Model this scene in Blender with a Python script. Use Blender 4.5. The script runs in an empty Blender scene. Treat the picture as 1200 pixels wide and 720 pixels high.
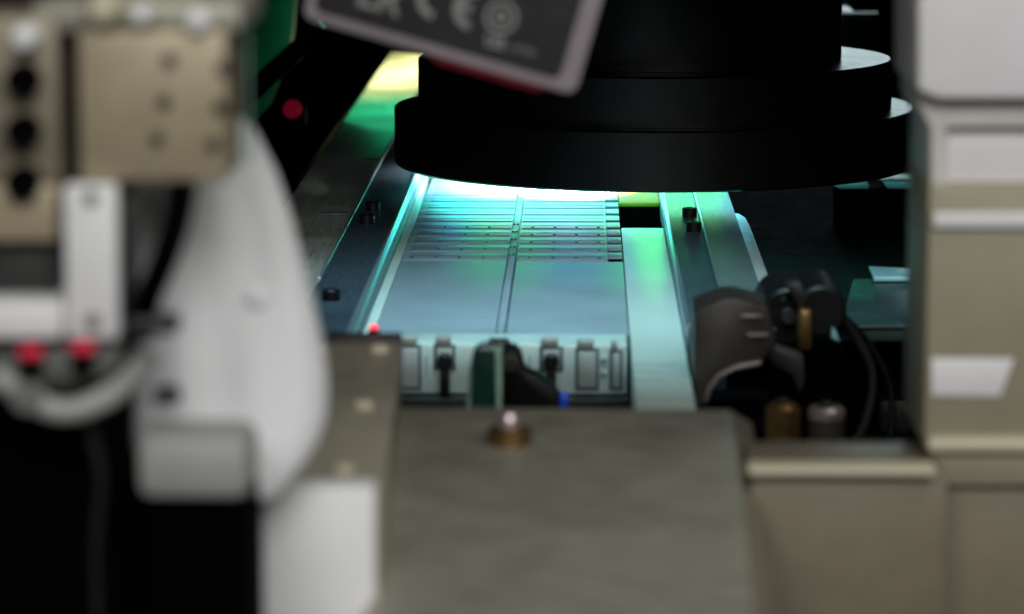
import bpy, bmesh, math, random
from mathutils import Vector, Matrix, noise
random.seed(7)
S = 0.001                       # all lengths below are millimetres
scn = bpy.context.scene
COL = scn.collection
# ------------------------------------------------------------------ camera
CAM = Vector((0, 0, 175)); FPX = 4000.0
PITCH = math.atan(622 / FPX); YAW = math.atan(83 / FPX)
cam = bpy.data.objects.new('camera', bpy.data.cameras.new('camera'))
COL.objects.link(cam)
cam.location = CAM * S
cam.rotation_euler = (math.pi / 2 - PITCH, 0, YAW)
cam.data.lens = 120; cam.data.sensor_width = 36
cam.data.clip_start = 0.05; cam.data.clip_end = 50
cam.data.dof.use_dof = True
cam.data.dof.focus_distance = 1.33
cam.data.dof.aperture_fstop = 15.5
scn.camera = cam
RM = cam.rotation_euler.to_matrix()
def at(px, py, Y=None, z=None):
    """point of the place (mm) that the photograph shows at px,py, at a distance Y or a height z"""
    d = RM @ Vector(((px - 600) / FPX, (360 - py) / FPX, -1))
    t = Y / d.y if Y is not None else (z - CAM.z) / d.z
    return CAM + d * t
# ------------------------------------------------------------------ world and lamps
w = bpy.data.worlds.new('World'); scn.world = w; w.use_nodes = True
bg = w.node_tree.nodes['Background']
bg.inputs[0].default_value = (0.55, 0.6, 0.65, 1); bg.inputs[1].default_value = 0.012
scn.view_settings.view_transform = 'Standard'; scn.view_settings.look = 'None'
scn.view_settings.exposure = 0; scn.view_settings.gamma = 1
def area(name, loc, target, size, size_y, power, col, spread=180):
    l = bpy.data.lights.new(name, 'AREA'); l.shape = 'RECTANGLE'
    l.size = size * S; l.size_y = size_y * S; l.energy = power; l.color = col
    l.spread = math.radians(spread)
    o = bpy.data.objects.new(name, l); COL.objects.link(o)
    o.location = Vector(loc) * S
    o.rotation_euler = (Vector(target) - Vector(loc)).to_track_quat('-Z', 'Y').to_euler()
    return o
area('ceiling_lamp', (170, -900, 1050), (-20, 750, 80), 1600, 700, 27, (0.98, 0.99, 0.95))
area('ceiling_lamp', (700, 200, 1700), (100, 800, 0), 1200, 300, 7, (1.0, 0.97, 0.88))
area('work_lamp', (-20, 1010, 400), (-15, 1110, 0), 160, 50, 0.22, (0.58, 0.9, 1.0), 45)
area('coaxial_lamp', (14, 1452, 30), (-14, 1470, 0), 76, 56, 1.6, (0.95, 1.0, 0.96), 80)
area('rear_station_lamp', (-95, 2080, 110), (-100, 2060, 0), 40, 240, 0.5, (1.0, 0.95, 0.40), 80)
area('rear_station_lamp', (-95, 1850, 80), (-100, 1850, 0), 40, 90, 0.14, (0.05, 1.0, 0.45), 150)
area('rear_side_lamp', (188, 2250, 122), (150, 1500, 110), 170, 60, 0.33, (0.75, 0.97, 1.0))
# ------------------------------------------------------------------ materials
def lin(c):
    return tuple(((v / 255) / 12.92 if v / 255 <= 0.04045 else ((v / 255 + 0.055) / 1.055) ** 2.4) for v in c)
def mat(name, rgb, rough=0.5, metal=0.0, var=0.12, scale=120, bump=0.06, brush=None, coat=0.0, spec=0.5, rv=0.1):
    m = bpy.data.materials.new(name); m.use_nodes = True
    nt = m.node_tree; b = nt.nodes['Principled BSDF']
    N = nt.nodes.new; L = nt.links.new
    tc = N('ShaderNodeTexCoord'); mp = N('ShaderNodeMapping')
    L(tc.outputs['Object'], mp.inputs[0])
    if brush == 'Y': mp.inputs['Scale'].default_value = (14, 0.5, 14)
    elif brush == 'X': mp.inputs['Scale'].default_value = (0.5, 14, 14)
    elif brush == 'Z': mp.inputs['Scale'].default_value = (14, 14, 0.5)
    nz = N('ShaderNodeTexNoise'); nz.inputs['Scale'].default_value = scale
    nz.inputs['Detail'].default_value = 6; nz.inputs['Roughness'].default_value = 0.65
    L(mp.outputs[0], nz.inputs['Vector'])
    n2 = N('ShaderNodeTexNoise'); n2.inputs['Scale'].default_value = 22; n2.inputs['Detail'].default_value = 4
    L(tc.outputs['Object'], n2.inputs['Vector'])
    mx = N('ShaderNodeMath'); mx.operation = 'ADD'
    L(nz.outputs['Fac'], mx.inputs[0]); L(n2.outputs['Fac'], mx.inputs[1])
    mr = N('ShaderNodeMapRange'); mr.inputs['From Min'].default_value = 0.6; mr.inputs['From Max'].default_value = 1.4
    mr.inputs['To Min'].default_value = 1 - var; mr.inputs['To Max'].default_value = 1 + var
    L(mx.outputs[0], mr.inputs['Value'])
    c = lin(rgb)
    vm = N('ShaderNodeVectorMath'); vm.operation = 'SCALE'; vm.inputs[0].default_value = c
    L(mr.outputs[0], vm.inputs['Scale']); L(vm.outputs[0], b.inputs['Base Color'])
    r2 = N('ShaderNodeMapRange'); r2.inputs['From Min'].default_value = 0.3; r2.inputs['From Max'].default_value = 0.7
    r2.inputs['To Min'].default_value = max(0.03, rough - rv); r2.inputs['To Max'].default_value = min(1, rough + rv)
    L(nz.outputs['Fac'], r2.inputs['Value']); L(r2.outputs[0], b.inputs['Roughness'])
    b.inputs['Metallic'].default_value = metal; b.inputs['Specular IOR Level'].default_value = spec; b.inputs['Coat Weight'].default_value = coat
    if bump:
        bp = N('ShaderNodeBump'); bp.inputs['Strength'].default_value = bump; bp.inputs['Distance'].default_value = 0.0006
        L(nz.outputs['Fac'], bp.inputs['Height']); L(bp.outputs[0], b.inputs['Normal'])
    return m
def glow(name, rgb, strength):
    m = bpy.data.materials.new(name); m.use_nodes = True
    b = m.node_tree.nodes['Principled BSDF']
    b.inputs['Base Color'].default_value = (*rgb, 1); b.inputs['Emission Color'].default_value = (*rgb, 1)
    b.inputs['Emission Strength'].default_value = strength
    return m
M = dict(
    beige=mat('beige_painted_metal', (132, 124, 107), 0.5, 0.25),
    tan=mat('tan_anodised_metal', (162, 148, 124), 0.45, 0.2),
    olive=mat('olive_grey_metal', (150, 148, 135), 0.48, 0.3, 0.24, 70, 0.25),
    white=mat('white_plastic', (222, 221, 224), 0.5, 0, 0.05),
    sheet=mat('white_vinyl_sheet', (200, 200, 204), 0.5, 0, 0.06, 40, 0.1),
    bracket=mat('bracket_grey_metal', (172, 167, 150), 0.5, 0.25),
    column=mat('column_beige', (150, 143, 122), 0.5, 0.1, 0.06),
    shelf=mat('shelf_brown_beige', (118, 109, 93), 0.5, 0.15, 0.08),
    offwhite=mat('off_white_paint', (206, 202, 198), 0.5, 0, 0.04),
    boxgrey=mat('box_grey', (150, 150, 148), 0.5, 0, 0.06),
    whitepaint=mat('white_paint', (225, 222, 226), 0.45, 0, 0.04),
    cream=mat('cream_paint', (190, 183, 160), 0.5, 0, 0.05),
    grey=mat('grey_metal', (122, 122, 120), 0.5, 0.3),
    dark=mat('dark_grey_metal', (45, 44, 44), 0.45, 0.3),
    black=mat('black_anodised', (8, 8, 9), 0.5, 0.0, 0.2, spec=0.25),
    soot=mat('matt_black', (3, 3, 4), 0.9, 0.0, 0.2, spec=0.02),
    hole=mat('black_hole', (4, 4, 5), 0.9, 0, 0.1, spec=0.05),
    ring=mat('ring_black', (6, 6, 7), 0.34, 0, 0.2, 120, 0.015, spec=0.35, rv=0.03),
    rail=mat('rail_steel', (74, 90, 102), 0.42, 0.7, 0.25, 160, 0.1, 'Y'),
    railpale=mat('pale_rail_steel', (98, 114, 113), 0.45, 0.5, 0.2, 160, 0.1, 'Y'),
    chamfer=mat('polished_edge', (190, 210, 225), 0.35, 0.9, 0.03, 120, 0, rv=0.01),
    lip=mat('rail_lip', (110, 135, 150), 0.4, 0.6, 0.04, 120, 0, rv=0.01),
    bed=mat('brushed_dark_plate', (172, 176, 168), 0.42, 0.5, 0.6, 110, 0.3, 'Y'),
    frame=mat('silver_lead_frame', (134, 152, 162), 0.46, 0.35, 0.24, 130, 0.16, 'X'),
    ridge=mat('bright_lead_edge', (205, 225, 232), 0.3, 0.7, 0.08),
    carrier=mat('dark_carrier', (70, 98, 108), 0.4, 0.5, 0.15),
    plate=mat('satin_aluminium_plate', (180, 202, 196), 0.42, 0.25, 0.1, 60, 0.1, 'X'),
    yellow=mat('yellow_polymer', (140, 138, 12), 0.5, 0, 0.08),
    head=mat('aluminium_head', (182, 205, 202), 0.45, 0.3, 0.1, 90),
    recess=mat('recess_grey', (96, 116, 118), 0.5, 0.3),
    insert=mat('insert_plate', (160, 172, 170), 0.45, 0.3),
    glass=mat('green_acrylic', (22, 52, 46), 0.2, 0, 0.1, coat=0.5),
    paleglass=mat('pale_acrylic_edge', (130, 160, 145), 0.25, 0, 0.1),
    brass=mat('brass', (118, 92, 55), 0.35, 0.8),
    steel=mat('pinkish_steel', (190, 175, 178), 0.35, 0.8),
    lipmetal=mat('rolled_lip_metal', (128, 118, 118), 0.4, 0.5),
    brown=mat('brown_grey_cover', (62, 58, 53), 0.42, 0.3),
    teal=mat('teal_plate', (52, 74, 74), 0.4, 0.4),
    tealpale=mat('pale_teal_edge', (150, 205, 212), 0.4, 0.3),
    blue=mat('blue_plastic', (10, 70, 190), 0.4, 0, 0.05),
    tagface=mat('label_black', (42, 40, 44), 0.5, 0, 0.15),
    tagrim=mat('label_bezel_grey', (148, 138, 146), 0.5, 0.1),
    print=mat('label_print', (128, 128, 128), 0.6, 0, 0.2),
    red=mat('red_reflection_strip', (110, 8, 28), 0.4, 0, 0.1),
    greenbar=mat('dim_green_panel', (52, 74, 66), 0.5, 0, 0.5, 12),
    redlamp=glow('red_led', (1.0, 0.02, 0.06), 2.2),
    redcap=glow('red_sensor_cap', (0.7, 0.015, 0.06), 0.1),
    ledw=glow('white_led_band', (0.9, 1.0, 1.0), 0.7),
    ledg=glow('green_led_band', (0.05, 1.0, 0.32), 5.5),
    ledb=glow('blue_led_band', (0.05, 0.5, 1.0), 5.0),
    ledgs=glow('strong_green_led_band', (0.04, 1.0, 0.30), 16),
)
# ------------------------------------------------------------------ mesh helpers (mm)
def finish(bm, bev, seg=2):
    bmesh.ops.recalc_face_normals(bm, faces=bm.faces)
    if bev:
        ed = [e for e in bm.edges if len(e.link_faces) == 2 and e.calc_face_angle(0) > 0.5]
        bmesh.ops.bevel(bm, geom=ed, offset=bev, segments=seg, affect='EDGES', profile=0.5, clamp_overlap=True)
    return bm
def box(x0, x1, y0, y1, z0, z1, bev=0.4, bm=None):
    new = bm is None; bm = bm or bmesh.new()
    v = [bm.verts.new(p) for p in [(x0,y0,z0),(x1,y0,z0),(x1,y1,z0),(x0,y1,z0),(x0,y0,z1),(x1,y0,z1),(x1,y1,z1),(x0,y1,z1)]]
    for f in [(0,3,2,1),(4,5,6,7),(0,1,5,4),(1,2,6,5),(2,3,7,6),(3,0,4,7)]: bm.faces.new([v[i] for i in f])
    return finish(bm, bev) if new else bm
def prism(pts, vec, bev=0.4, seg=2):
    """a flat outline given real thickness along vec"""
    bm = bmesh.new(); vec = Vector(vec)
    a = [bm.verts.new(p) for p in pts]; b = [bm.verts.new(Vector(p) + vec) for p in pts]
    n = len(a); bm.faces.new(a); bm.faces.new(b[::-1])
    for i in range(n): bm.faces.new([a[i], b[i], b[(i+1) % n], a[(i+1) % n]])
    return finish(bm, bev, seg)
def front(pix, Y, depth, bev=0.4, seg=2):
    return prism([at(x, y, Y=Y) for x, y in pix], (0, depth, 0), bev, seg)
def rect(x0, y0, x1, y1, Y, depth, bev=0.5, seg=2):
    a = at(x0, y0, Y=Y); b = at(x1, y1, Y=Y)
    return box(a.x, b.x, Y, Y + depth, b.z, a.z, bev)
def lathe(c, prof, axis='Z', n=96, close=True):
    bm = bmesh.new(); c = Vector(c); rings = []
    for r, h in prof:
        ring = []
        for i in range(n):
            a = 2 * math.pi * i / n
            u, v_ = r * math.cos(a), r * math.sin(a)
            p = {'Z': (u, v_, h), 'Y': (u, h, v_), 'X': (h, u, v_)}[axis]
            ring.append(bm.verts.new(c + Vector(p)))
        rings.append(ring)
    for k in range(len(rings) - 1):
        for i in range(n): bm.faces.new([rings[k][i], rings[k][(i+1) % n], rings[k+1][(i+1) % n], rings[k+1][i]])
    if close:
        bm.faces.new(rings[0]); bm.faces.new(rings[-1])
    return finish(bm, 0)
def cyl(c, r, h, axis='Z', n=32, bev=0.3):
    b = min(bev, r * 0.4, h * 0.4)
    return lathe(c, [(r - b, 0), (r, b), (r, h - b), (r - b, h)], axis, n)
def tube(path, r, n=12):
    bm = bmesh.new(); P = [Vector(p) for p in path]; rings = []
    for i, p in enumerate(P):
        t = (P[min(i+1, len(P)-1)] - P[max(i-1, 0)]).normalized()
        s = t.cross(Vector((0.3, 1, 0.1))).normalized(); u = t.cross(s)
        rr = r[i] if isinstance(r, (list, tuple)) else r
        rings.append([bm.verts.new(p + (s * math.cos(2*math.pi*k/n) + u * math.sin(2*math.pi*k/n)) * rr) for k in range(n)])
    for a, b in zip(rings, rings[1:]):
        for k in range(n): bm.faces.new([a[k], a[(k+1) % n], b[(k+1) % n], b[k]])
    bm.faces.new(rings[0]); bm.faces.new(rings[-1])
    return finish(bm, 0)
def smooth_path(pts, n=8):
    P = [Vector(p) for p in pts]; out = []
    for i in range(len(P) - 1):
        a, b, c, d = P[max(i-1, 0)], P[i], P[i+1], P[min(i+2, len(P)-1)]
        for k in range(n):
            t = k / n
            out.append(0.5 * ((2*b) + (c-a)*t + (2*a-5*b+4*c-d)*t*t + (3*b-a-3*c+d)*t**3))
    return out + [P[-1]]
def props(o, label, cat, group=None, kind=None):
    if label: o['label'] = label
    if cat: o['category'] = cat
    if group: o['group'] = group
    if kind: o['kind'] = kind
BASE = {}
def thing(name, label, cat, base, group=None):
    o = bpy.data.objects.new(name, None); COL.objects.link(o)
    o.empty_display_size = 0.01
    o.location = Vector(base) * S; BASE[o] = Vector(base)
    props(o, label, cat, group); return o
def obj(name, bm, m, parent=None, smooth=True, label=None, cat=None, group=None, kind=None):
    if parent is not None: base = BASE[parent]
    else:
        xs = [v.co for v in bm.verts]
        base = Vector(((min(v.x for v in xs)+max(v.x for v in xs))/2, (min(v.y for v in xs)+max(v.y for v in xs))/2, min(v.z for v in xs)))
    for v in bm.verts: v.co = (v.co - base) * S
    me = bpy.data.meshes.new(name); bm.to_mesh(me); bm.free()
    me.materials.append(M[m])
    if smooth:
        for p in me.polygons: p.use_smooth = True
        me.set_sharp_from_angle(angle=math.radians(40))
    o = bpy.data.objects.new(name, me); COL.objects.link(o)
    if parent is not None:
        o.parent = parent; BASE[o] = base
    else:
        o.location = base * S; BASE[o] = base
    props(o, label, cat, group, kind); return o
def dup(src, delta, parent=None):
    o = src.copy(); COL.objects.link(o); o.parent = parent or src.parent
    o.location = src.location + Vector(delta) * S; return o

# ================================================================== SETTING
obj('machine_bed', box(-900, 900, 420, 2700, -70, -32, 0), 'soot', kind='structure')
obj('unseen_shade_panel', box(-900, 900, 960, 975, 200, 620, 0), 'soot', kind='structure')  # unseen panel added to keep ceiling light off the interior
obj('unseen_shade_roof', box(-900, 900, 976, 2700, 600, 620, 0), 'soot', kind='structure')  # unseen roof, added with the panel to shade the interior
obj('machine_back_wall', box(-900, 900, 2701, 2720, -70, 620, 0), 'soot', kind='structure')

# ================================================================== TRACK
lp = thing('side_plate', 'dark brushed metal plate running back along the left rail', 'plate', (-108, 1500, -32))
obj('plate_body', box(-123, -92.5, 930, 2190, -32, 0, 0.6), 'bed', lp)
for px, py in ((392, 250), (440, 187)):
    c = at(px, py, z=0.05)
    obj('slot', prism([(c.x + 6*math.cos(a), c.y + 2.6*math.sin(a), 0.02) for a in [i*math.pi/8 for i in range(16)]], (0, 0, 0.3), 0), 'recess', lp)

def rail(name, x0, x1, y0, y1, zt, m, side, label):
    t = thing(name, label, 'rail', ((x0+x1)/2, (y0+y1)/2, -32), 'guide rails of the track')
    pr = [(x0, -32), (x1, -32), (x1, zt), (x0, zt)]
    b = obj('rail_body', prism([(x, y0, z) for x, z in pr], (0, y1-y0, 0), 0.3), m, t)
    return t
rl = rail('guide_rail', -89, -72.6, 900, 1720, 6, 'rail', 1, 'dark steel guide rail with three black screws left of the lead frame')
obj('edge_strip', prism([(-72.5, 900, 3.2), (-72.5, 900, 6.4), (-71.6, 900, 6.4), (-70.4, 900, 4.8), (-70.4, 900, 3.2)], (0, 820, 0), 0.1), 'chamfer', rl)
obj('lower_lip', box(-72.5, -70.0, 900, 1720, -5, 3.1, 0.2), 'lip', rl)
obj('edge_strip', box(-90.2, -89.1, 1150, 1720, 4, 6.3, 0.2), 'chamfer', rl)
for px, py in ((437, 242), (430, 257), (388, 347)):
    c = at(px, py + 5, z=6)
    s = obj('screw', lathe(c, [(2.9, 0), (2.9, 3.2), (2.5, 3.6), (1.5, 3.6), (1.5, 2.2)], n=20), 'black', rl)
rr = rail('guide_rail', 33.9, 45.2, 1050, 1720, 6, 'rail', -1, 'steel guide rail with two black screws right of the green plate')
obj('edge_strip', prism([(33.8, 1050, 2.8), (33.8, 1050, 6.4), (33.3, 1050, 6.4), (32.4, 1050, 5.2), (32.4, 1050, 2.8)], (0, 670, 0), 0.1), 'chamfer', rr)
obj('lower_lip', box(32.2, 33.8, 1050, 1720, -5, 2.7, 0.2), 'lip', rr)
for px, py in ((808, 250), (813, 267)):
    c = at(px, py + 4, z=6)
    obj('screw', lathe(c, [(2.9, 0), (2.9, 3.2), (2.5, 3.6), (1.5, 3.6), (1.5, 2.2)], n=20), 'black', rr)
ro = thing('cover_rail', 'pale greenish outer rail with rounded end lip beside the dark machine interior', 'rail', (54, 1300, -32))
obj('rail_body', box(46.6, 60, 1060, 1720, -2, 5.6, 0.4), 'railpale', ro)
obj('rail_support', box(47, 59.6, 1062, 1720, -32, -2.1, 0.3), 'soot', ro)
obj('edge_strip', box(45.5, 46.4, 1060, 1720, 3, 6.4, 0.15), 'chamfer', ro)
sd = [(60.2, 1130), (60.2, 1352), (62.5, 1350), (64.4, 1338), (65, 1310), (65, 1130)]
obj('end_lip', prism([(x, y, -6) for x, y in sd], (0, 0, 9), 0.5), 'insert', ro)

bd = thing('track_bed', 'dark flat bed under the lead frame between the rails', 'bed', (-18, 1300, -32))
obj('bed_body', box(-69.9, 14.6, 1062, 1720, -32, -1.6, 0.3), 'carrier', bd)
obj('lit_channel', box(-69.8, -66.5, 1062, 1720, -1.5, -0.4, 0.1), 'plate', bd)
gp = thing('carrier_plate', 'satin aluminium plate glowing green beside the lead frame', 'plate', (24, 1130, -32))
obj('plate_body', box(15.2, 32.1, 930, 1328, -32, 0, 0.5), 'plate', gp)
for y0, y1 in ((985, 986), (1000, 1001), (1012, 1012.8)):
    obj('score_line', box(15.8, 28 + random.uniform(-6, 3), y0, y1, 0.05, 0.2, 0), 'insert', gp)
yb = obj('yellow_stop_block', box(15.2, 32.1, 1404, 1500, -1.2, 0.5, 0.3), 'yellow',
         label='yellow stop block behind the black gap under the ring light', cat='block')

obj('stop_base', box(15.4, 31.9, 1405, 1500, -32, -1.3, 0.2), 'soot', label='black base under the yellow stop block', cat='base')
lf = thing('lead_frame', 'silver lead frame strip with rows of leads and a centre rib', 'lead frame', (-25.5, 1240, -1.6))
obj('carrier_sheet', box(-66.2, 9.6, 1063, 1560, -1.5, -0.3, 0.1), 'carrier', lf)
obj('dark_backing', box(9.7, 14.6, 1231, 1560, -1.5, -0.9, 0.1), 'hole', lf)
obj('panel', box(-66, -27.4, 1064, 1231, -0.25, 0.6, 0.2), 'frame', lf)
obj('panel', box(-24, 14.8, 1064, 1229, -0.25, 0.6, 0.2), 'frame', lf)
obj('centre_rib', box(-27.0, -24.5, 1064, 1560, -0.25, 1.7, 0.5), 'frame', lf)
pit = 21.5; nrow = 14; Y0 = 1233.5
a = obj('lead_row', box(-66, -27.4, Y0, Y0 + pit - 1.0, -0.25, 0.5, 0.15), 'frame', lf)
b = obj('lead_row', box(-24, 9.4, Y0, Y0 + pit - 1.0, -0.25, 0.5, 0.15), 'frame', lf)
c1 = obj('lead_ridge', box(-63, -28, Y0 + 0.4, Y0 + 1.2, 0.52, 0.85, 0.12), 'frame', lf)
c2 = obj('lead_ridge', box(-23.6, 8.5, Y0 + 0.4, Y0 + 1.2, 0.52, 0.85, 0.12), 'frame', lf)
c3 = obj('lead_line', box(-63.5, -28.2, Y0 + 10, Y0 + 10.7, 0.51, 0.62, 0), 'carrier', lf)
c4 = obj('lead_line', box(-23.4, 8.7, Y0 + 10, Y0 + 10.7, 0.51, 0.62, 0), 'carrier', lf)
d = obj('tab', box(9.6, 14.8, Y0 + 7.5, Y0 + pit - 0.5, -0.25, 0.5, 0.15), 'frame', lf)
for i in range(1, nrow):
    for s in (a, b, c1, c2, c3, c4, d): dup(s, (0, pit * i, 0))
bm = bmesh.new()
for i in range(5):
    y = Y0 + pit * i + 3.5
    for x in (-62.5, -53.7, -45, -36.3, -19.3, -10.7, -2.2, 6.3):
        box(x - 0.6, x + 0.6, y, y + 2.2, 0.55, 1.0, bm=bm)
    for x in (-26.6, -25.2):
        box(x - 0.45, x + 0.45, y, y + 5, 1.72, 2.2, bm=bm)
obj('lead_pads', finish(bm, 0), 'carrier', lf, kind='stuff')

# ================================================================== RING LIGHT
RC = (30, 1430, 0)
rg = thing('inspection_ring_light', 'large black stepped ring light with bright underside above the lead frame', 'ring light', (30, 1430, 14))
obj('lower_ring', lathe(RC, [(97, 14.6), (108, 14.6), (109, 15.4), (109, 38), (108.2, 38.8), (70, 38.8), (70, 38.2), (97, 16)], n=160, close=False), 'ring', rg)
obj('middle_ring', lathe(RC, [(72, 39), (99, 39), (99, 58.2), (98.2, 59), (72, 59)], n=160), 'ring', rg)
obj('barrel', lathe(RC, [(60, 59.2), (78, 59.2), (78, 420), (60, 420)], n=128), 'ring', rg)
def led_segment(prof, a0, a1, n=8):
    bm = bmesh.new(); g = []
    for r, h in prof:
        g.append([bm.verts.new((RC[0] + r*math.sin(math.radians(a0 + (a1-a0)*i/n)), RC[1] + r*math.cos(math.radians(a0 + (a1-a0)*i/n)), h)) for i in range(n+1)])
    for p, q in zip(g, g[1:]):
        for i in range(n): bm.faces.new([p[i], p[i+1], q[i+1], q[i]])
    return bm
for q in range(12):                      # alternating green and blue segments, made up to tint strip and plate
    a0 = -36 + 30*q
    obj('led_segment', led_segment([(96.5, 15.4), (88, 22), (77, 31)], a0 + 0.4, a0 + 29.6), 'ledb' if q % 2 == 0 else 'ledgs' if q == 1 else 'ledg', rg)
obj('led_band', lathe(RC, [(76.8, 31.2), (69, 37), (30, 37.8)], n=96, close=False), 'ledw', rg, label='white inner band of lights under the ring')

# ================================================================== FEED HEAD in front of the strip
hd = thing('feeder_head', 'pale aluminium feeder head with rectangular pockets at the near end', 'feeder', (-25, 1050, -32))
HY = 1040
def hx(px): return at(px, 430, Y=HY).x
def hz(py): return at(600, py, Y=HY).z
hx0, hx1 = -66, at(735, 430, Y=HY).x
obj('head_block', box(hx0, hx1, HY, 1061, hz(462), hz(404), 0.8), 'head', hd)
for x0, x1, y0, y1 in ((466, 494, 404, 458), (508, 534, 404, 434), (632, 660, 406, 436), (674, 702, 408, 458), (714, 730, 410, 458)):
    p = obj('pocket', rect(x0, y0, x1, y1, HY - 0.6, 1.0, 0.15), 'recess', hd)
    q = rect(x0 + 4, y0 + 5, x1 - 4, y1 - 4, HY - 1.5, 1.0, 0.3)
    for v in q.verts: v.co -= BASE[p] * 0
    obj('insert', q, 'insert', p)
    obj('tab', rect(x0 + 2, y0 - 9, x1 - 6, y0 + 1, HY - 1.2, 5, 0.4), 'insert', hd)
for px in (521, 646):
    k = obj('plunger', cyl(at(px, 425, Y=HY - 6), 2.3, 5, 'Y', 24, 0.6), 'black', hd)
    obj('stem', rect(px - 5.5, 428, px + 5.5, 464, HY - 5, 3, 0.4), 'black', k)
for y0 in (422, 438):
    obj('pin', cyl(at(708, y0, Y=HY - 1.5), 1.0, 2, 'Y', 16, 0.2), 'insert', hd)
for x0 in (606, 612, 499, 620): obj('score_line', rect(x0, 417, x0 + 1.2, 442, HY - 0.15, 0.5, 0), 'recess', hd)
obj('foot_bar', box(hx(472), hx(738), HY - 9, HY + 5, hz(474), hz(462.5), 0.6), 'black', hd)
obj('foot', box(hx(480), hx(730), HY - 2, 1058, -32, hz(474.5), 0.5), 'black', hd)
obj('blue_push_fitting', rect(655, 463, 666, 479, 990, 6, 0.5), 'blue', label='tiny blue push fitting at the foot of the feeder head', cat='fitting')

# acrylic guard and black lever
gd = thing('acrylic_guard', 'dark green rounded acrylic guard standing before the feeder head', 'guard', at(566, 485, Y=930))
def capsule(x0, x1, y0, y1, n=12):
    r = (x1 - x0) / 2; cx = (x0 + x1) / 2
    return [(x0, y1)] + [(cx - r*math.cos(math.pi*i/n), y0 + r - r*math.sin(math.pi*i/n)) for i in range(n+1)] + [(x1, y1)]
obj('guard_body', front(capsule(553, 580, 406, 486), 930, 8, 0.8), 'glass', gd)
obj('edge_post', rect(581, 407, 588, 488, 928, 8, 0.6), 'paleglass', gd)
obj('side_wing', front([(546, 486), (549, 440), (552.5, 420), (552.5, 486)], 934, 4, 0.3), 'paleglass', gd)
lv = thing('clamp_lever', 'black clamp lever with round head beside the green guard', 'lever', at(620, 485, Y=955))
hp = [(589, 425)] + [(599 - 13*math.cos(t), 424 - 16*math.sin(t)) for t in [i*math.pi/10 for i in range(1, 10)]] + [(613, 428), (618, 437), (632, 441), (648, 455), (657, 466), (653, 486), (589, 486)]
obj('lever_body', front(hp, 955, 10, 0.9), 'black', lv)
obj('pivot_cap', lathe(at(598, 426, Y=953), [(2.8, 1.8), (2.6, 0.2), (1.2, 0), (1.1, 0.5)], 'Y', 24), 'dark', lv)
obj('top_strap', front([(570, 403), (574, 399), (594, 399), (599, 404), (596, 408), (573, 408)], 1000, 5, 0.5), 'dark', lv)

# ================================================================== NEAR PLATES
br = thing('bracket_plate', 'olive grey bracket plate with three pale screws left of the centre cover', 'bracket', at(400, 500, z=25))
zb = 25
pl = [at(375, 402, z=zb), at(471, 402, z=zb), at(458, 500, z=zb), at(440, 640, z=zb), at(270, 640, z=zb), at(320, 500, z=zb)]
obj('plate_body', prism(pl, (0, 0, -14), 0.7), 'bracket', br)
for px, py in ((445, 412), (426, 478), (402, 553), (372, 412)):
    c = at(px, py, z=zb)
    obj('screw', lathe(c, [(2.7, 0), (2.7, 0.9), (2.0, 1.7), (1.0, 1.7), (1.0, 1.0)], n=24), 'cream', br)
c = at(430, 399, z=zb)
obj('rear_strip', box(c.x - 12, c.x + 9, c.y + 4, c.y + 10, 10, 25.5, 0.4), 'dark', br)
se = thing('indicator_sensor', 'small black sensor with a glowing red tip on the bracket plate', 'sensor', at(438, 400, Y=918))
obj('sensor_body', cyl(at(438, 402, Y=918), 1.5, 4.0, 'Z', 20, 0.3), 'black', se)
obj('lamp_tip', lathe(at(438, 389, Y=918), [(1.2, 0), (1.25, 0.8), (0.9, 1.6), (0.3, 1.9)], n=20), 'redlamp', se)

wb = obj('white_mount_block', rect(298, 572, 441, 860, 655, 10, 1.0), 'white', label='white mount block at the bottom below the bracket plate', cat='block')

hs = thing('centre_cover', 'wide olive grey cover plate with chamfered right side in the foreground', 'cover', at(660, 620, z=17))
tp = [at(466, 477, z=17), at(856, 480, z=17), at(868, 560, z=17), at(893, 790, z=17), at(436, 790, z=17)]
obj('top_plate', prism(tp, (0, 0, -4), 0.8), 'olive', hs)
sp = [at(857, 481, z=16), at(882, 496, z=9), at(918, 790, z=9), at(894, 790, z=16)]
obj('side_chamfer', prism(sp, (-1.5, 0, -2), 0.4), 'beige', hs)
bp = [at(480, 483, z=12), at(850, 483, z=12), at(885, 790, z=12), at(440, 790, z=12)]
obj('cover_body', prism(bp, (0, 0, -44), 0.6), 'olive', hs)
lpz = [at(455, 480, z=16), at(465, 478, z=16.8), at(435, 790, z=16.8), at(412, 790, z=10)]
obj('left_flange', prism(lpz, (0, 0, -3), 0.3), 'cream', hs)
kb = thing('brass_standoff', 'round brass standoff on the back of the centre cover', 'standoff', at(597, 520, z=17))
c = at(597, 520, z=17)
obj('flange', lathe(c, [(5.4, 0), (5.4, 3.2), (4.6, 4.0), (3, 4.2)], n=32), 'brass', kb)
obj('dome', lathe(c, [(3.0, 4.2), (3.1, 6.0), (2.4, 7.4), (1.0, 8.0), (0.2, 8.1)], n=32), 'steel', kb)

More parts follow.
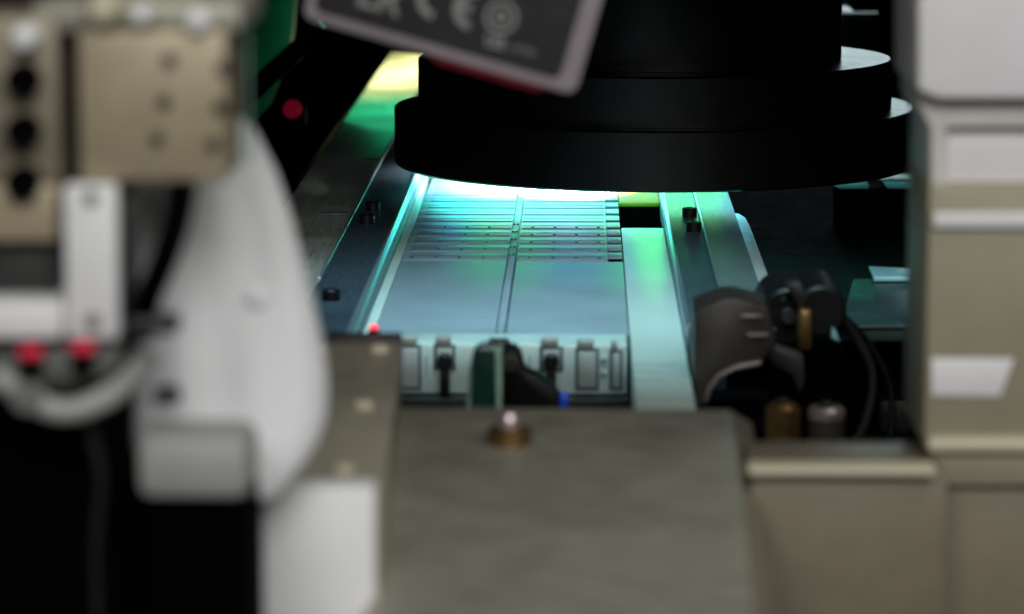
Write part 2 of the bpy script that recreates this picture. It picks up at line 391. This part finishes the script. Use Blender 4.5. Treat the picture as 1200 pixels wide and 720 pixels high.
# ================================================================== LABELLED DEVICE at the top
TY = 790
ang = math.radians(-15.8)
tg = thing('tilted_device', 'tilted black device with grey bezel and printed certification marks at the top', 'device', at(520, 40, Y=TY))
O = at(674, 113, Y=TY); k = TY / FPX
ux = Vector((math.cos(ang), 0, math.sin(ang))); uz = Vector((-math.sin(ang), 0, math.cos(ang)))
def tl(u, v, y=0): return O + ux * (u * k) + uz * (v * k) + Vector((0, y, 0))      # u,v in photograph pixels along the device's own axes
W, H = 334, 330
def rounded(u0, u1, v0, v1, r, n=6):
    out = []
    for cx, cy, a0 in ((u1-r, v0+r, -90), (u1-r, v1-r, 0), (u0+r, v1-r, 90), (u0+r, v0+r, 180)):
        for i in range(n+1):
            t = math.radians(a0 + 90*i/n); out.append((cx + r*math.cos(t), cy + r*math.sin(t)))
    return out
obj('bezel', prism([tl(u, v, 0) for u, v in rounded(-W, 0, 0, H, 14)], (0, 22, 0), 0.9), 'tagrim', tg)
obj('face', prism([tl(u, v, -0.5) for u, v in rounded(-W+11, -23, 14, H-14, 10)], (0, 0.45, 0), 0.1), 'tagface', tg)
obj('red_reflection_strip', prism([tl(u, v, 1) for u, v in ((-166, -7), (-46, -7), (-34, -0.3), (-178, -0.3))], (0, 12, 0), 0.2), 'red', tg)  # reflected red light under the bezel, put in as a red part
obj('arm', prism([tl(u, v, 23) for u, v in ((-220, 180), (-120, 180), (-120, 900), (-220, 900))], (0, 14, 0), 0.8), 'black', tg)
def flat_text(s, u, v, size, squash=1.0):
    cu = bpy.data.curves.new('t', 'FONT'); cu.body = s; cu.size = 1; cu.extrude = 0.0; cu.offset = 0.02
    to = bpy.data.objects.new('t', cu); COL.objects.link(to)
    dg = bpy.context.evaluated_depsgraph_get(); me = bpy.data.meshes.new_from_object(to.evaluated_get(dg))
    bm = bmesh.new(); bm.from_mesh(me)
    for q in bm.verts: q.co = tl(u + q.co.x * size * squash, v + q.co.y * size, -0.62)
    bpy.data.objects.remove(to); bpy.data.meshes.remove(me)
    return bm
obj('printed_letters', flat_text('LR', -278, 34, 48), 'print', tg, smooth=False)
def arc_band(u, v, r0, r1, a0, a1, n=28):
    bm = bmesh.new(); A = []; B = []
    for i in range(n+1):
        t = math.radians(a0 + (a1-a0)*i/n)
        A.append(bm.verts.new(tl(u + r0*math.cos(t), v + r0*math.sin(t), -0.62))); B.append(bm.verts.new(tl(u + r1*math.cos(t), v + r1*math.sin(t), -0.62)))
    for i in range(n): bm.faces.new([A[i], A[i+1], B[i+1], B[i]])
    return bm
ce = arc_band(-186, 65, 15, 24, 90, 270)
ce2 = arc_band(-142, 65, 15, 24, 90, 270)
obj('printed_mark', ce, 'print', tg, smooth=False); e2 = obj('printed_mark', ce2, 'print', tg, smooth=False)
ebar = bmesh.new(); ebar.faces.new([ebar.verts.new(tl(u, v, -0.62)) for u, v in ((-158, 61), (-144, 61), (-144, 69), (-158, 69))])
obj('mark_bar', ebar, 'print', e2, smooth=False)
em = obj('printed_emblem', arc_band(-109, 66, 15, 19.5, 0, 360, 40), 'print', tg, smooth=False)
obj('emblem_core', arc_band(-109, 66, 4, 8.5, 0, 360, 30), 'print', em, smooth=False)
obj('emblem_text', flat_text('us', -120, 30, 28), 'print', em, smooth=False)
obj('printed_letters', flat_text('LISTED', -88, 33, 8, 1.2), 'print', tg, smooth=False)

# ================================================================== LEFT FOREGROUND MACHINE
LY = 620
lb = thing('tan_valve_block', 'blurred tan metal block with six screw holes at the upper left', 'block', at(178, 215, Y=LY))
obj('block_body', rect(90, 36, 267, 214, LY, 24, 1.2), 'tan', lb)
for px, py in ((198, 72), (262, 80), (192, 120), (258, 127), (184, 164), (250, 171)):
    obj('screw_hole', cyl(at(px, py, Y=LY - 0.4), 1.35, 1.2, 'Y', 20, 0.1), 'dark', lb)
obj('top_rail', rect(35, 2, 285, 40, LY + 4, 40, 1.5), 'olive', lb)
obj('hanger', rect(100, -260, 240, 1, LY + 12, 30, 1), 'olive', lb)
for i, (px, py, r, mm) in enumerate(((120, 12, 3.2, 'cream'), (165, 18, 2.0, 'white'), (231, 26, 2.3, 'white'))):
    obj('cap_nut', lathe(at(px, py, Y=LY - 2), [(0.3, -r*0.6), (r*0.7, -r*0.4), (r, 0.4), (r, 6)], 'Y', 24), mm, lb)
lc = thing('port_column', 'grey beige column with three black round ports at the left edge', 'column', at(20, 250, Y=LY))
obj('column_body', rect(-60, 20, 70, 215, LY + 2, 40, 1.2), 'beige', lc)
obj('column_foot', rect(-60, 216, 66, 284, LY, 42, 1.0), 'tan', lc)
obj('lower_case', rect(-60, 286, 64, 352, LY + 6, 36, 1.0), 'dark', lc)
for py in (95, 155, 216):
    p = obj('port', lathe(at(25, py, Y=LY - 2.5), [(2.4, 2.0), (2.6, 0), (3.2, 0), (3.2, 5)], 'Y', 28), 'hole', lc)
obj('white_knob', lathe(at(28, 45, Y=LY - 3), [(0.3, -1.4), (1.8, -1.0), (2.5, 0.5), (2.5, 6)], 'Y', 28), 'white', lc)
obj('gap_shadow_strip', rect(64, 20, 96, 330, LY + 20, 14, 0.5), 'dark', lc)  # dark strip in place of the shadow between column and block
wl = thing('white_angle_bracket', 'white L-shaped angle bracket hanging below the tan block', 'bracket', at(100, 400, Y=LY - 5))
obj('upright', rect(74, 217, 139, 398, LY - 4, 5, 0.8), 'white', wl)
obj('shelf', rect(-60, 356, 73, 398, LY - 6, 24, 0.8), 'white', wl)
obj('screw', cyl(at(106, 232, Y=LY - 5), 1.4, 1.5, 'Y', 20, 0.3), 'grey', wl)
obj('screw', cyl(at(108, 377, Y=LY - 5), 1.5, 1.5, 'Y', 20, 0.3), 'grey', wl)
for n_, (px, py, lab) in enumerate(((36, 411, 'red capped dark sensor under the white shelf, the left of two'), (97, 405, 'red capped dark sensor under the white shelf, the right of two'))):
    t = thing('photo_sensor', lab, 'sensor', at(px, py + 32, Y=LY - 10), 'red sensors under the white shelf')
    r = 2.3
    obj('sensor_body', lathe(at(px, py + 16, Y=LY - 10), [(r*0.6, -r*1.5), (r*1.1, -r*0.9), (r*1.1, 1.5)], 'Z', 24), 'black', t)
    obj('red_cap', lathe(at(px, py + 5, Y=LY - 10), [(r, -0.1), (r, 0.9), (r*0.6, 1.5), (0.2, 1.7)], 'Z', 24), 'redcap', t)
# curved grey base under the sensors
arc = [(-60, 402)] + [(x, y) for x, y in ((140, 402), (146, 414), (140, 430), (118, 446), (85, 454), (40, 458), (0, 459), (-60, 459))]
obj('curved_base', front(arc, LY + 2, 30, 1.2), 'grey', label='curved grey base under the two red sensors', cat='base')
pm = thing('black_pedestal', 'black pedestal below the curved grey base in the lower left', 'pedestal', at(50, 740, Y=LY + 8))
obj('pedestal_body', rect(-80, 470, 152, 1060, LY + 8, 60, 1), 'soot', pm)
obj('glint_rod', cyl(at(118, 640, Y=LY + 4), 0.9, 24, 'Z', 16, 0.2), 'black', pm)  # rod stands in for a vertical glint on the black pedestal
# white moulded cover
rows = [(136, 240, 280), (150, 215, 298), (200, 158, 324), (250, 150, 341), (300, 148, 354), (350, 147, 367), (400, 147, 378), (440, 147, 384), (465, 148, 384), (490, 149, 382), (515, 154, 374), (540, 162, 360), (560, 172, 344), (580, 188, 326)]
CY = 660; bm = bmesh.new(); rings = []
nn = 40
dense = []
for i in range(len(rows) - 1):
    for j in range(4):
        t = j / 4; dense.append(tuple(rows[i][q] * (1-t) + rows[i+1][q] * t for q in range(3)))
dense.append(rows[-1])
for py, xl, xr in dense:
    yy = CY + 24 - 44 * max(0, (py - 136) / 454) ** 0.9
    A = at(xl, py, Y=yy); B = at(xr, py, Y=yy); half = (B.x - A.x) / 2; ring = []
    for i in range(nn):
        t = 2 * math.pi * i / nn
        fold = 1 + 0.16 * math.sin(4 * t + py * 0.01) + 0.10 * math.sin(9 * t - py * 0.006) + 0.08 * noise.noise(Vector((math.cos(t) * 2, math.sin(t) * 2, py * 0.012)))
        ring.append(bm.verts.new((A.x + half - half * math.cos(t), yy - half * 0.30 * math.sin(t) * fold, A.z)))
    rings.append(ring)
for a_, b_ in zip(rings, rings[1:]):
    for i in range(nn): bm.faces.new([a_[i], a_[(i+1) % nn], b_[(i+1) % nn], b_[i]])
bm.faces.new(rings[0]); bm.faces.new(rings[-1]); finish(bm, 0)
wc = thing('white_sheet_cover', 'large blurred white folded sheet cover sloping down in the left foreground', 'cover', at(265, 560, Y=CY))
obj('cover_shell', bm, 'sheet', wc)
obj('highlight_disc', lathe(at(300, 350, Y=CY - 4), [(0.2, -0.9), (1.5, -0.6), (2.4, 0.4), (2.4, 3)], 'Y', 24), 'whitepaint', wc)  # raised pale disc stands in for a soft highlight on the sheet
obj('grey_junction_box', rect(158, 512, 293, 588, 612, 20, 2.8), 'boxgrey', label='grey junction box under the white cover', cat='box')
obj('box_stand', rect(170, 587, 296, 1060, 616, 30, 1.0), 'soot', label='black stand under the grey junction box', cat='stand')
path = smooth_path([at(214, 218, Y=LY + 6), at(206, 262, Y=LY - 6), at(190, 310, Y=LY - 8), at(172, 352, Y=LY - 6), at(164, 392, Y=LY - 3)])
obj('cable', tube(path, 2.6), 'soot', label='dark cable running down from the tan block over the white cover', cat='cable')
obj('cable_clip', rect(146, 372, 208, 394, LY - 8, 8, 1.2), 'dark', label='dark clip holding the lower end of the cable', cat='clip')
obj('cover_latch', rect(178, 455, 210, 478, LY - 2, 6, 1.2), 'dark', label='small dark latch low on the white cover', cat='latch')
obj('clip_post', rect(142, 230, 160, 440, LY + 4, 8, 0.8), 'dark', label='dark slim post right of the white angle bracket', cat='post')
obj('clear_sheet', rect(286, -60, 293, 190, LY + 30, 3, 0.3), 'paleglass', label='thin upright sheet edge right of the tan block', cat='sheet')

# ================================================================== RIGHT FOREGROUND CABINET
RY = 790
cb = thing('machine_cabinet', 'white and beige machine cabinet column along the right edge', 'cabinet', at(1160, 560, Y=RY))
obj('upper_panel', front([(1075, -120), (1330, -120), (1330, 118), (1100, 118), (1075, 108)], RY - 6, 60, 1.6, 3), 'whitepaint', cb)
obj('frame_band', front([(1078, 108), (1330, 119), (1330, 150), (1110, 150), (1110, 226), (1330, 226), (1330, 250), (1090, 250), (1090, 150), (1078, 126)], RY, 50, 0.8), 'offwhite', cb)
obj('recessed_panel', rect(1108, 148, 1330, 228, RY + 4, 10, 0.5), 'whitepaint', cb)
obj('column_face', rect(1088, 216, 1330, 516, RY - 1, 50, 1.2, 3), 'column', cb)
obj('white_strip', rect(1094, 250, 1330, 268, RY - 3, 3, 0.5), 'whitepaint', cb)
obj('white_reflection_patch', front([(1092, 420), (1188, 421), (1172, 465), (1092, 464)], RY - 1.6, 0.5, 0.1), 'whitepaint', cb)  # bright reflection on the column, put in as a flat white patch
obj('ledge', rect(1086, 514, 1330, 534, RY - 4, 54, 1.8, 4), 'cream', cb)
obj('lower_face', front([(1088, 534), (1330, 534), (1330, 570), (1110, 570)], RY - 1, 40, 0.6), 'column', cb)
obj('plinth', rect(1098, 570, 1330, 1000, RY + 2, 40, 0.8), 'shelf', cb)
sh = thing('front_shelf', 'beige shelf bar with pale rounded top edge at the lower right', 'shelf', at(990, 700, Y=770))
obj('shelf_body', rect(880, 556, 1104, 930, 770, 40, 0.8), 'shelf', sh)
obj('top_edge', rect(876, 548, 1098, 560, 766, 9, 1.0, 4), 'cream', sh)

# ================================================================== RIGHT MECHANISM
mc = thing('bent_cover', 'dark brown bent metal cover with two bright slots right of the green plate', 'cover', at(860, 480, Y=985))
oc = [(814, 364), (848, 351), (862, 350), (900, 360), (910, 402), (894, 426), (862, 432), (844, 441), (834, 456), (830, 476), (818, 476), (813, 440)]
obj('cover_body', front(oc, 985, 26, 0.8), 'brown', mc)
lip = [(893, 429), (862, 435), (845, 444), (834, 458), (830, 472), (825, 471), (829, 454), (841, 439), (862, 429), (893, 423)]
obj('rolled_lip', front(lip, 982.5, 20, 0.6, 3), 'lipmetal', mc)
for x0, y0 in ((868, 369), (875, 391)):
    obj('slot', rect(x0, y0, x0 + 26, y0 + 5, 983.5, 3, 0.4), 'lipmetal', mc)
obj('support', rect(820, 477, 900, 900, 1000, 30, 0.5), 'soot', mc)
mo = thing('drive_motor', 'black drive motor with brass collar behind the bent cover', 'motor', at(945, 430, Y=1040))
obj('motor_body', cyl(at(925, 372, Y=1040), 9, 40, 'Y', 40, 1.0), 'black', mo)
obj('motor_can', cyl(at(962, 366, Y=1035), 8, 40, 'Y', 40, 1.0), 'black', mo)
obj('brass_collar', rect(935, 363, 952, 412, 1026, 6, 1.4), 'brass', mo)
obj('top_clip', front([(920, 334), (938, 330), (948, 352), (938, 366), (930, 350)], 1030, 8, 0.8), 'dark', mo)
obj('motor_mount', rect(906, 410, 985, 800, 1050, 30, 0.6), 'soot', mo)
for nm, x0, x1, y0, y1, mm, lab in (('brass_roller', 896, 939, 472, 544, 'brass', 'short brass roller beneath the drive motor'), ('steel_roller', 946, 990, 476, 556, 'brown', 'dark roller with pinkish steel top right of the brass roller')):
    a_ = at(x0, y1, Y=960); b_ = at(x1, y0, Y=960); r = (b_.x - a_.x) / 2
    t = thing(nm, lab, 'roller', ((a_.x + b_.x)/2, 960, a_.z), 'rollers under the motor')
    obj('roller_body', cyl(((a_.x + b_.x)/2, 960, a_.z), r, b_.z - a_.z, 'Z', 40, 1.6), mm, t)
    if nm == 'steel_roller': obj('top_band', cyl(((a_.x + b_.x)/2, 960, b_.z - 4.6), r + 0.15, 4.55, 'Z', 40, 1.2), 'steel', t)
    obj('axle', cyl(((a_.x + b_.x)/2, 960, -32), r * 0.5, a_.z + 31.9, 'Z', 20, 0.3), 'black', t)
    obj('axle_cap', cyl(((a_.x + b_.x)/2, 960, b_.z + 0.05), r * 0.35, 1.2, 'Z', 20, 0.3), 'dark', t)
tp_ = thing('teal_shelf_plate', 'dim teal plate with pale far edge in the dark interior', 'plate', at(1040, 390, Y=1180))
obj('plate_body', prism([at(985, 382, z=3), at(1140, 382, z=3), at(1140, 327, z=3), at(1000, 327, z=3)], (0, 0, -5), 0.4), 'teal', tp_)
obj('front_lip', prism([at(985, 383, z=3), at(1140, 383, z=3), at(1140, 392, z=0), at(985, 392, z=0)], (0, 3, -3), 0.3), 'brown', tp_)
obj('pale_edge', prism([at(1018, 312, z=5), at(1076, 315, z=5), at(1082, 325, z=5), at(1024, 325, z=5)], (0, 0, -1.5), 0.2), 'tealpale', tp_)
a_ = at(1040, 392, z=-1)
obj('leg', box(a_.x - 15, a_.x + 30, a_.y + 12, a_.y + 40, -32, -2.4, 0.4), 'soot', tp_)
ts = thing('thin_teal_bar', 'thin pale teal bar in the black gap right of the ring light', 'bar', at(1040, 220, Y=1560))
obj('bar_body', front([(975, 217), (1010, 214), (1018, 215), (1018, 221), (985, 221)], 1560, 30, 0.3), 'tealpale', ts)
obj('bar_body', front([(1034, 213), (1150, 214), (1150, 222), (1040, 221)], 1562, 30, 0.3), 'tealpale', ts)
obj('bar_mount', front([(980, 222), (1150, 223), (1150, 520), (980, 520)], 1566, 20, 0.3), 'soot', ts)
obj('blue_chip', front([(974, 396), (976, 384), (981, 392), (984, 401)], 1020, 3, 0.2), 'tealpale', label='tiny blue triangular chip beside the drive motor', cat='chip')
# dark machine parts behind
obj('rear_housing', rect(1000, -30, 1110, 14, 1820, 80, 1), 'soot', label='black housing at the top right behind the ring light', cat='housing')
obj('rear_teal_block', rect(985, 16, 1030, 60, 1900, 60, 1), 'greenbar', label='dim green block behind the right of the ring light', cat='block')
obj('rear_black_cabinet', rect(1000, 226, 1200, 520, 1640, 200, 1), 'soot', label='black cabinet in the interior on the right', cat='cabinet')
# left background
gb = obj('green_side_panel', front([(280, -60), (352, -60), (340, 60), (304, 150), (282, 165)], 1910, 20, 1), 'greenbar', label='dim green panel behind the left foreground machine', cat='panel')
obj('grey_diagonal_arm', front([(285, 100), (372, 22), (384, 40), (302, 118), (285, 130)], 1760, 20, 1), 'dark', label='dark grey diagonal arm in the left background', cat='arm')
obj('black_side_guard', front([(292, 150), (330, 108), (372, 40), (420, 0), (452, 0), (452, 58), (414, 117), (352, 208), (318, 252)], 1720, 30, 1), 'soot', label='black guard beside the far end of the side plate', cat='guard')
rs = thing('red_signal_lamp', 'blurred red signal lamp in the dark left background', 'lamp', at(342, 150, Y=1680))
obj('lamp_lens', lathe(at(342, 129, Y=1680), [(0.3, -2.4), (2.4, -1.6), (4.0, 0.2), (4.6, 2.5), (4.6, 6)], 'Y', 28), 'redcap', rs)
obj('lamp_body', rect(326, 115, 358, 150, 1686.5, 20, 0.8), 'black', rs)

# dim fittings in the dark interior on the right
ch = thing('cable_loop', 'black cable loop hanging beside the drive motor', 'cable', at(1010, 470, Y=1060))
obj('cable_run', tube(smooth_path([at(968, 352, Y=1048), at(1000, 392, Y=1056), at(1022, 440, Y=1060), at(1012, 500, Y=1062), at(985, 545, Y=1066), at(975, 600, Y=1070)]), 1.4), 'dark', ch)
obj('cable_run', tube(smooth_path([at(975, 360, Y=1060), at(1016, 400, Y=1064), at(1044, 460, Y=1066), at(1040, 540, Y=1066), at(1030, 600, Y=1070)]), 1.1), 'black', ch)
tb = thing('tie_block', 'dark cable tie block low in the interior beside the cabinet', 'block', at(1050, 520, Y=1075))
obj('block_body', rect(1030, 470, 1075, 520, 1075, 12, 0.8), 'black', tb)
for px in (1042, 1063): obj('screw', cyl(at(px, 482, Y=1073.8), 1.2, 1.4, 'Y', 16, 0.2), 'dark', tb)
obj('block_stand', rect(1036, 521, 1070, 700, 1078, 8, 0.4), 'soot', tb)
for px, py in ((918, 352), (934, 392), (908, 388)):
    obj('bolt', cyl(at(px, py, Y=1039.2), 0.9, 1.2, 'Y', 12, 0.2), 'dark', mo)
obj('shaft', cyl(at(925, 372, Y=1034), 2.4, 6, 'Y', 20, 0.3), 'dark', mo)
obj('rocker_arm', front([(905, 404), (942, 418), (944, 450), (936, 462), (928, 440), (904, 428)], 1008, 8, 0.8), 'dark', mo)

hs2 = thing('grey_hose', 'grey hose curving under the red sensors at the lower left', 'hose', at(60, 500, Y=612))
obj('hose_run', tube(smooth_path([at(-60, 455, Y=618), at(0, 446, Y=612), at(30, 468, Y=610), at(75, 482, Y=610), at(118, 470, Y=612), at(150, 446, Y=618), at(172, 420, Y=624)]), 2.3), 'boxgrey', hs2)
obj('hose_fitting', cyl(at(30, 468, Y=607), 3.0, 5, 'Y', 24, 0.6), 'grey', hs2)
obj('thin_cable', tube(smooth_path([at(96, 440, Y=612), at(104, 500, Y=616), at(118, 560, Y=618), at(112, 640, Y=620), at(116, 760, Y=622)]), 0.9), 'dark', label='thin dark cable hanging down the black pedestal', cat='cable')
